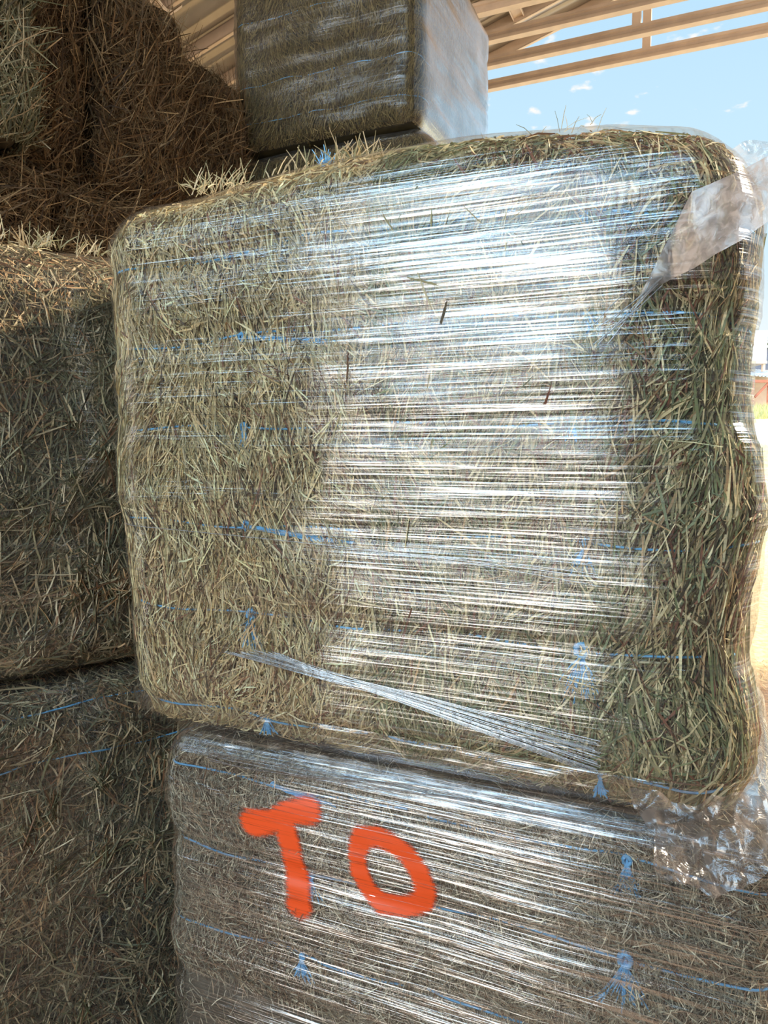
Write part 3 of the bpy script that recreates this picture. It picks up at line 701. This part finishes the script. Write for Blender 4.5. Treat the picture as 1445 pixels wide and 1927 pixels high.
def letter(name, strokes, label):
    segs = []
    for poly in strokes:
        for (x0, y0, r0), (x1, y1, r1) in zip(poly[:-1], poly[1:]): segs.append((np.array(fl(x0, y0)), np.array(fl(x1, y1)), r0, r1))
    allp = np.array([s[0] for s in segs]+[s[1] for s in segs]); lo = allp.min(0)-.055; hi = allp.max(0)+.055
    na, nb = int((hi[0]-lo[0])/.004), int((hi[1]-lo[1])/.004)
    A, B = np.meshgrid(np.linspace(lo[0], hi[0], na), np.linspace(lo[1], hi[1], nb), indexing='ij')
    dmin = np.full(A.shape, 9.0)
    for a, b, r0, r1 in segs:
        ab = b-a; t = np.clip(((A-a[0])*ab[0]+(B-a[1])*ab[1])/(ab@ab+1e-9), 0, 1)
        d = np.hypot(A-a[0]-ab[0]*t, B-a[1]-ab[1]*t)/(r0*(1-t)+r1*t); dmin = np.minimum(dmin, d)
    X, n = blkL.surf(np.stack([A, 0*A, B], -1), off=0.0247, film=True, rb=.0005)
    X = X + n*(0.002*vnoise(X*np.array([1, 1, 9.0]), 5.0, blkL.seed+40))[..., None]
    idx = np.arange(na*nb).reshape(na, nb)
    Fq = np.stack([idx[:-1, :-1], idx[1:, :-1], idx[1:, 1:], idx[:-1, 1:]], -1).reshape(-1, 4)
    keep = (dmin.reshape(-1)[Fq].min(1) < 2.0); Fq = Fq[keep]
    used = np.unique(Fq); rm = np.zeros(na*nb, int); rm[used] = np.arange(len(used))
    o = mesh_obj(name, X.reshape(-1, 3)[used], rm[Fq], M_paint, wrapL, smooth=True, extra={'dist': dmin.reshape(-1)[used]})
    o['label'] = label
letter('painted_letter', [[(492, 1540, .030), (530, 1536, .026), (560, 1520, .026), (592, 1518, .032)], [(552, 1530, .026), (560, 1600, .027), (572, 1660, .029), (573, 1690, .032)]], 'sprayed orange letter T')
letter('painted_letter', [[(692, 1568, .024), (720, 1566, .023), (745, 1578, .022), (775, 1600, .022), (795, 1630, .022), (806, 1665, .024), (800, 1690, .023), (765, 1697, .022), (725, 1690, .022), (700, 1665, .021), (686, 1635, .021), (682, 1600, .021), (692, 1568, .024)]], 'sprayed orange letter O')

# ------------------------------------------------------------------ shaded bundles on the left
wx, wy = 0.8024, 0.5968; A_L = math.atan2(wy, wx)
WB = 1.42
def wl(k, z): return (-.63+wx*k, 2.3+wy*k, z)
loc_lu = wl(.09-WB, 1.395); loc_ll = wl(.09-WB, 0.0)
HU = 1.195
blkU = Block(WB, 1.05, HU, r=0.11, seed=3, amp=.03, pinch=(.80, .42, .2), seams=(), colseam=.70)
PB = dict(twoff=.019, length=(0.02, 0.13), width=(0.002, 0.006), spread=.6, wild=.35, lift=.020)
G3 = 'bales in the shaded left bundles'
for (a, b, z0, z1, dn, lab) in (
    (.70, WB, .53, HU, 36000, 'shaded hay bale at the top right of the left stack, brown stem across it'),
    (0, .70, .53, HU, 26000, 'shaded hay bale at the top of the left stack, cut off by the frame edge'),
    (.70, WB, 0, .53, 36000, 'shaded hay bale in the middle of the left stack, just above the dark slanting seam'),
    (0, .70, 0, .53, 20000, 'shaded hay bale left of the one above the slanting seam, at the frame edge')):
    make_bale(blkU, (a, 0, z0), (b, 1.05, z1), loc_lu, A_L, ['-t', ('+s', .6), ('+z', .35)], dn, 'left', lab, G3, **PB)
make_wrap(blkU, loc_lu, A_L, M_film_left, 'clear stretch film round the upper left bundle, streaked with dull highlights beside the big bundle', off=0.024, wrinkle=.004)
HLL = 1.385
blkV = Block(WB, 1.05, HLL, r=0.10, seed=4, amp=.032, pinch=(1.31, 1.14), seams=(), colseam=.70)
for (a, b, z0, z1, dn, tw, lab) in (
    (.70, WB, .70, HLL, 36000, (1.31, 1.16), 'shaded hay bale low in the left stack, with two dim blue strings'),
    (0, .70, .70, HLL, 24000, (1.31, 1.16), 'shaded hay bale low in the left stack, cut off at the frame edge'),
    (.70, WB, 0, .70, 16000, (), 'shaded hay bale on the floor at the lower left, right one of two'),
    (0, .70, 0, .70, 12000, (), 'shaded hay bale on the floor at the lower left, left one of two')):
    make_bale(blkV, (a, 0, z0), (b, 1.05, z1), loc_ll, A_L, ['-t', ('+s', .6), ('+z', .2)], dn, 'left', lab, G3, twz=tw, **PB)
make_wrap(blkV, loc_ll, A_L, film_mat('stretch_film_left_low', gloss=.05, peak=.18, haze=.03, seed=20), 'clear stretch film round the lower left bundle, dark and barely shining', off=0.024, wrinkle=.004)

# ------------------------------------------------------------------ brown loose bales behind
bx, by = 0.529, 0.8486; A_B = math.atan2(by, bx)
def bl(k, z, out=0.0): return (-1.58+bx*k+by*out, 4.14+by*k-bx*out, z)
PW = dict(length=(0.05, 0.26), width=(0.0030, 0.0080), spread=.8, wild=.35, lift=.05, whisk=.18)
G4 = 'loose brown bales stacked behind'
def loose(k0, k1, z0, z1, out, dens, pal, lab, seed, faces=('-t', ('+s', .8), ('-s', .3), ('+z', .6)), main_ang=math.pi/2, amp=.05, r=.11):
    b = Block(k1-k0, 1.0, z1-z0, r=r, seed=seed, amp=amp)
    p = dict(PW); p['main_ang'] = main_ang
    return make_bale(b, (0, 0, 0), (k1-k0, 1.0, z1-z0), bl(k0, z0, out), A_B, faces, dens, pal, lab, G4, step=.04, **p)
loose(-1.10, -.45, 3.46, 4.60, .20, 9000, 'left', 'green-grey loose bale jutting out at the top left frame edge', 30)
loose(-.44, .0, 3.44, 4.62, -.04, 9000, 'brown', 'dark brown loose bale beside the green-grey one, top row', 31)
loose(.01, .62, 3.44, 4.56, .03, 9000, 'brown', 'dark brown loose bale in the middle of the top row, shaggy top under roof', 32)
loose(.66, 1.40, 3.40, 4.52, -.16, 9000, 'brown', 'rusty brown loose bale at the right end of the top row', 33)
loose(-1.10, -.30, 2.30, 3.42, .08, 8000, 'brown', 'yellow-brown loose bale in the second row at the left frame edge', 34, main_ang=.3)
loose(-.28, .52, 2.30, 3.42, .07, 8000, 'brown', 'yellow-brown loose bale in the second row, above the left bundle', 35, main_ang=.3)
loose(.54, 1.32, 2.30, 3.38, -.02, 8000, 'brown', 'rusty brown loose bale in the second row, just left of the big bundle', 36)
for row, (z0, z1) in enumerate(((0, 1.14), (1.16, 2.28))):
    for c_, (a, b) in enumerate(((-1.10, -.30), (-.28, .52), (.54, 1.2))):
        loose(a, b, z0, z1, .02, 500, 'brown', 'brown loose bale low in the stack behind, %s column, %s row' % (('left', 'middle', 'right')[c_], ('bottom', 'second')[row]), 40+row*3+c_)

# ------------------------------------------------------------------ tall wrapped stack behind the big bundle
cx_, cy_ = at(440, 320, 5.46)[:2]
U4 = cx_*fx + cy_*fy; V4 = -cx_*fy + cy_*fx
W4, D4 = 1.39, 1.62
G5 = 'bales in the tall wrapped stack behind'
PT = dict(length=(0.03, 0.12), width=(0.003, 0.006), spread=.35, wild=.12)
def tall(z0, z1, seed, du, dens, hid, lbl, mat, extra=0.0, sag=0.0):
    b = Block(W4+extra, D4, z1-z0, r=.13, seed=seed, amp=.014, pinch=(.25, .5, .8, 1.05), seams=(((z1-z0)/2, .012),), colseam=(W4+extra)*.42)
    lc = uv(U4+du, V4, z0); m = (W4+extra)*.42; hh = (z1-z0)/2; e_ = W4+extra
    for (a, c, za, zb, nm) in ((0, m, hh, 2*hh, 'upper left'), (m, e_, hh, 2*hh, 'upper right'), (0, m, 0, hh, 'lower left'), (m, e_, 0, hh, 'lower right')):
        make_bale(b, (a, 0, za), (c, D4, zb), lc, A_F, ['-t', ('+s', .6), ('-s', .3), ('+z', .4)], dens, 'olive', 'olive bale, %s of four in %s' % (nm, lbl), G5, twz=() if hid else ((za+.2), (za+.45)), step=.04, twoff=.002, **PT)
    return make_wrap(b, lc, A_F, mat, 'stretch film round %s of the tall stack behind' % lbl, off=.03, step=.035, wrinkle=.006)
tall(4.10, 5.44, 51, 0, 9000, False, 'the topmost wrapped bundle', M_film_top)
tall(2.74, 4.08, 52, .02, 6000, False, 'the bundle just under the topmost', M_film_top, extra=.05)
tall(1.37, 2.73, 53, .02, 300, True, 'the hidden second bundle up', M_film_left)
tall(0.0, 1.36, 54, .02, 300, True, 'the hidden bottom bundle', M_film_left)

# ------------------------------------------------------------------ loose straw tufts on the tops
def tuft(pts, label, lens=(.015, .05), pal='main', w=(.0016, .0035), lean=0.5):
    cols = np.array([(.62,.46,.26), (.70,.54,.33), (.46,.36,.19), (.30,.26,.13)]); V = []; Fc = []; cl_ = []
    for (p, n, r_) in pts:
        for i in range(n):
            b = np.array(p)+np.array([rr.uniform(-r_, r_), rr.uniform(-r_*.6, r_*.6), -.005]); l = rr.uniform(*lens)
            d = np.array([rr.gauss(.15, lean), rr.gauss(0, .4), abs(rr.gauss(.6, .4))]); d /= np.linalg.norm(d)
            s = np.cross(d, [0.1, 1, 0]); s /= np.linalg.norm(s)+1e-9; ww = rr.uniform(*w)/2; k = len(V)
            m = b+d*l*.5+np.array([0, 0, .004])
            V += [b-s*ww, b+s*ww, m+s*ww, m-s*ww, b+d*l+s*ww*.6, b+d*l-s*ww*.6]; Fc += [(k, k+1, k+2, k+3), (k+3, k+2, k+4, k+5)]
            c_ = cols[rr.randrange(len(cols))]*rr.uniform(.8, 1.2); cl_ += [c_]*6
    o = mesh_obj('loose_straw', np.array(V), np.array(Fc), M_hay, col=np.array(cl_)); tag(o, label, 'loose straw', None, 'stuff'); return o
def topmain(px, t=.12):
    r = ray(px, 300); ru = r.x*fx+r.y*fy; rv = -r.x*fy+r.y*fx; k = (MV+t)/rv; return uv(ru*k, MV+t, MZ0+H+.018)
tuft([(topmain(668), 50, .05), (topmain(700), 30, .05), (topmain(640), 20, .05), (topmain(560), 25, .09), (topmain(590), 12, .04)], 'tuft of loose straw standing on top of the big bundle below the olive stack', lean=.6, lens=(.02, .08))
tuft([(topmain(430), 26, .05), (topmain(400), 24, .07), (topmain(375), 14, .04)], 'loose straw ends on the top left shoulder of the big bundle', lens=(.03, .08))
tuft([(topmain(1008), 4, .01), (topmain(1068), 6, .02), (topmain(1110), 4, .03), (topmain(930), 5, .03)], 'few thin stems sticking up along the big bundle top against the sky', lens=(.02, .05), w=(.0008, .0015))
tuft([(wl(-.38, 2.605), 60, .05), (wl(-.26, 2.605), 26, .05), (wl(-.12, 2.60), 40, .07), (wl(-.5, 2.605), 10, .05)], 'loose straw ends on top of the shaded left bundle', lens=(.02, .07), pal='main')
# blue twine tuft on top
p = topmain(612); paths = []
for i in range(30):
    t = np.linspace(0, 1, 6)[:, None]; d = np.array([rr.gauss(0.1, .3), rr.gauss(0, .3), 1.0])*rr.uniform(.02, .05)
    paths.append(np.array(p)+np.array([rr.gauss(0, .006), 0, 0])+d*t+np.array([rr.gauss(0, .01), 0, 0])*t*t)
V, Fq = tubes(paths, [.0009]*30, 4); o = mesh_obj('twine_scrap', V, Fq, M_twine, smooth=True); tag(o, 'frayed blue twine end on top of the big bundle beside the straw tuft', 'twine')

# litter on the floor at the lower right
V = []; Fc = []; cl_ = []
cols = np.array([(.55, .30, .14), (.66, .42, .2), (.42, .20, .09), (.72, .55, .32)])
nl = 5200
for i in range(nl):
    x, y = (rr.uniform(1.6, 4.2), rr.uniform(3.2, 7.0)) if i < 4000 else (rr.uniform(-1.1, .2), rr.uniform(1.5, 2.6))
    a = rr.uniform(0, math.pi); l = rr.uniform(.04, .16); ww = rr.uniform(.002, .005); z = rr.uniform(.003, .02)
    dx, dy = math.cos(a)*l/2, math.sin(a)*l/2; ox, oy = -math.sin(a)*ww/2, math.cos(a)*ww/2; k = len(V)
    V += [(x-dx-ox, y-dy-oy, z), (x-dx+ox, y-dy+oy, z), (x+dx+ox, y+dy+oy, z+.01), (x+dx-ox, y+dy-oy, z+.01)]; Fc.append((k, k+1, k+2, k+3)); cl_ += [cols[rr.randrange(4)]*rr.uniform(.7, 1.2)]*4
o = mesh_obj('straw_litter', np.array(V), np.array(Fc), M_hay, col=np.array(cl_)); tag(o, 'reddish straw litter scattered over the floor by the right side', 'straw litter', None, 'stuff')

# crumpled film bale on the floor, right edge
e = empty('discarded_film', (1.55, 3.0, 0)); tag(e, 'heap of shiny discarded wrap standing by the floor at the right frame edge', 'plastic film')
pp = [(1416, 1300, 3.05), (1432, 1340, 3.0), (1445, 1380, 2.95), (1470, 1400, 2.9), (1510, 1420, 2.9)]
qq = [(1416, 1900, 2.2), (1440, 1920, 2.2), (1460, 1930, 2.2), (1480, 1940, 2.2), (1510, 1950, 2.2)]

# ------------------------------------------------------------------ outside
def gz(y): return float(np.interp(y, [0, 14, 20, 30, 40, 48, 54, 60, 90, 260], [0, 0, .12, .77, 2.3, 3.7, 4.9, 5.3, 6.5, 12]))
M_white = principled('white_sheet', (0.80, 0.79, 0.76), .5, noise=((.74, .73, .70), 1, 3))
M_pink = principled('faded_boards', (0.55, 0.42, 0.36), .7, noise=((.48, .36, .31), 2, 4))
M_tin = principled('blue_tin', (0.48, 0.54, 0.62), .4, .3, noise=((.40, .46, .55), 3, 3))
M_red = principled('red_timber', (0.42, 0.14, 0.08), .7, noise=((.32, .11, .07), 4, 3))
M_dark = principled('dark_blue_paint', (0.07, 0.08, 0.12), .6, noise=((.11, .11, .15), 5, 3))
SY = 54.0
def sx(px, Y=SY): return at(px, 700, Y).x
def sz(py, Y=SY): return at(1420, py, Y).z
e = empty('shed', (sx(1412), SY, gz(SY))); tag(e, 'tall narrow shed with a white sunlit upper panel, outside beyond the grass', 'shed')
x0 = sx(1380)-e.location.x; x1 = sx(1409)-e.location.x; zb = -.1
MB().box(x0, x1, 0, 4, zb, sz(684)-e.location.z).build('wall', M_pink, e)
mb = MB(); xa, xb = sx(1375)-e.location.x, sx(1433)-e.location.x
mb.box(xa, xb, -.6, 4.6, sz(682)-e.location.z, sz(624)-e.location.z)
for i in range(14): x = xa+(xb-xa)*(i+.5)/14; mb.box(x-.02, x+.02, -.64, -.6, sz(682)-e.location.z, sz(624)-e.location.z)
mb.build('upper_panel', M_white, e)
MB().box(xa-.05, xb+.05, -.66, 4.66, sz(686)-e.location.z, sz(681)-e.location.z).build('trim', M_tan_steel, e)
MB().box(sx(1429)-e.location.x, sx(1433)-e.location.x, -.5, -.2, sz(700)-e.location.z, sz(682)-e.location.z).build('bracket', M_tan_steel, e)
SY2 = 53.0
e = empty('lean_to', (sx(1430, SY2), SY2, gz(SY2))); tag(e, 'low lean-to with a pale blue tin roof and red timber frame beside the shed', 'lean-to')
ox, oz = e.location.x, e.location.z
def X_(p): return sx(p, SY2)-ox
def Z_(p): return sz(p, SY2)-oz
mb = MB(); nr = 22
for i in range(nr):
    a0, a1 = i/nr, (i+1)/nr; xs0 = X_(1408)+(X_(1480)-X_(1408))*a0; xs1 = X_(1408)+(X_(1480)-X_(1408))*a1; zt_ = .06 if i % 2 else 0
    mb.add([(xs0, -.6, Z_(707)-.01*i+zt_), (xs1, -.6, Z_(707)-.01*i+zt_), (xs1, 2.4, Z_(686)-.01*i+zt_), (xs0, 2.4, Z_(686)-.01*i+zt_),
            (xs0, -.6, Z_(709)-.01*i+zt_), (xs1, -.6, Z_(709)-.01*i+zt_), (xs1, 2.4, Z_(688)-.01*i+zt_), (xs0, 2.4, Z_(688)-.01*i+zt_)], [(0, 1, 2, 3), (7, 6, 5, 4), (0, 4, 5, 1), (1, 5, 6, 2), (2, 6, 7, 3), (3, 7, 4, 0)])
mb.build('tin_roof', M_tin, e)
MB().box(X_(1408), X_(1480), 2.2, 2.3, 0, Z_(690)).build('back_wall', M_pink, e)
for p0, p1, q0, q1 in ((1411, 0, 1411, 1), (1443, 0, 1443, 1), (1470, 0, 1470, 1)):
    MB().box(X_(p0)-.10, X_(p0)+.10, -.5, -.3, 0, Z_(716)).build('post', M_red, e)
MB().box(X_(1408), X_(1476), -.55, -.3, Z_(721), Z_(716)).build('beam', M_red, e)
MB().bar((X_(1417), -.4, Z_(748)), (X_(1441), -.4, Z_(722)), .14, .14).build('brace', M_red, e)
# dark sign board on posts beside the road
SY3 = 46.0
e = empty('sign_board', (at(1400, 780, SY3).x, SY3, gz(SY3))); tag(e, 'small dark blue board standing in the grass by the gravel road', 'sign board')
zc = at(1400, 780, SY3).z-e.location.z
MB().box(-.42, .42, -.04, .04, zc-.26, zc+.26).build('board', M_dark, e)
for s_ in (-.3, .3): MB().box(s_-.03, s_+.03, .04, .10, -.1, zc+.2).build('post', M_pink, e)
# dark building far right
e = empty('far_barn', (at(1450, 690, 80).x, 80, gz(80))); tag(e, 'distant dark blue barn behind the shed at the right frame edge', 'barn')
zt0 = at(1440, 655, 80).z-e.location.z; zb0 = -.2
MB().box(-1.7, 9, 0, 8, zb0, zt0).build('wall', M_dark, e)
MB().prism([(-2.1, zt0), (9.4, zt0), (9.2, zt0+.25), (-1.9, zt0+.25)], -.4, 8.4).build('roof', M_tin, e)
# tree line
TL = []
def tree(x, y, h, lab, seed):
    e = empty('conifer', (x, y, gz(y))); tag(e, lab, 'tree', 'conifers on the skyline'); r = random.Random(seed)
    V, Fq = tubes([[(0, 0, -.3), (0, 0, h*.5), (0, 0, h*.97)]], [[h*.02, h*.014, h*.003]], 6); mesh_obj('trunk', V, Fq, principled('bark', (.12, .08, .05), .9) if 'bark' not in bpy.data.materials else bpy.data.materials['bark'], e)
    V = []; Fc = []
    for i in range(420):
        t = r.random()**.8; z = h*(.12+.86*t); R = h*.085*(1-t)**.8+.1; a = r.uniform(0, 6.283); l = R*r.uniform(.6, 1.1)
        d = Vector((math.cos(a), math.sin(a), -.28)); s = Vector((-math.sin(a), math.cos(a), 0))*l*.3; b = Vector((0, 0, z)); k = len(V)
        V += [b, b+d*l*.55+s, b+d*l, b+d*l*.55-s, b+d*l*.5+Vector((0, 0, -l*.25))]; Fc += [(k, k+1, k+2, k+3), (k, k+1, k+4), (k, k+3, k+4)]
    mesh_obj('foliage', V, Fc, M_leaf, e)
M_leaf = principled('conifer_green', (0.10, 0.15, 0.09), .9, noise=((.16, .20, .10), .6, 3))
yy0 = 150.0; k = 0
for px, top in ((1376, 632), (1384, 628), (1391, 620), (1398, 624), (1405, 619), (1412, 624), (1419, 617), (1426, 622), (1433, 618), (1440, 621), (1448, 616), (1457, 622), (1468, 618), (1480, 620)):
    y = yy0+(k*37 % 23); zt1 = at(px, top, y).z; tree(at(px, top, y).x, y, max(4, zt1-gz(y)), 'dark conifer on the far skyline above the shed', 100+k); k += 1
# grass tufts in front of the shed
V = []; Fc = []; cl_ = []
for i in range(2600):
    y = rr.uniform(48.5, 52.4); x = rr.uniform(sx(1385, y), sx(1475, y)); z = gz(y)+.0; h = rr.uniform(.15, .7); l = rr.gauss(0, .12); w2 = rr.uniform(.015, .035); k = len(V)
    V += [(x-w2, y, z-.05), (x+w2, y, z-.05), (x+l, y+rr.gauss(0, .1), z+h)]; Fc.append((k, k+1, k+2)); cl_ += [np.array([(.52, .46, .20), (.66, .57, .30), (.38, .38, .15)][i % 3])]*3
o = mesh_obj('grass', np.array(V), np.array(Fc), M_hay, col=np.array(cl_)); tag(o, 'tall dry grass growing in front of the shed and lean-to', 'grass', None, 'stuff')
# right edge film heap (sheet between its edges)
e = [o for o in C.objects if o.name.startswith('discarded_film')][0]
sheet('crumpled_sheet', [at(*p) for p in pp], [at(*p) for p in qq], 50, 90, M_tail, e, amp=.05, freq=9, seed=90)
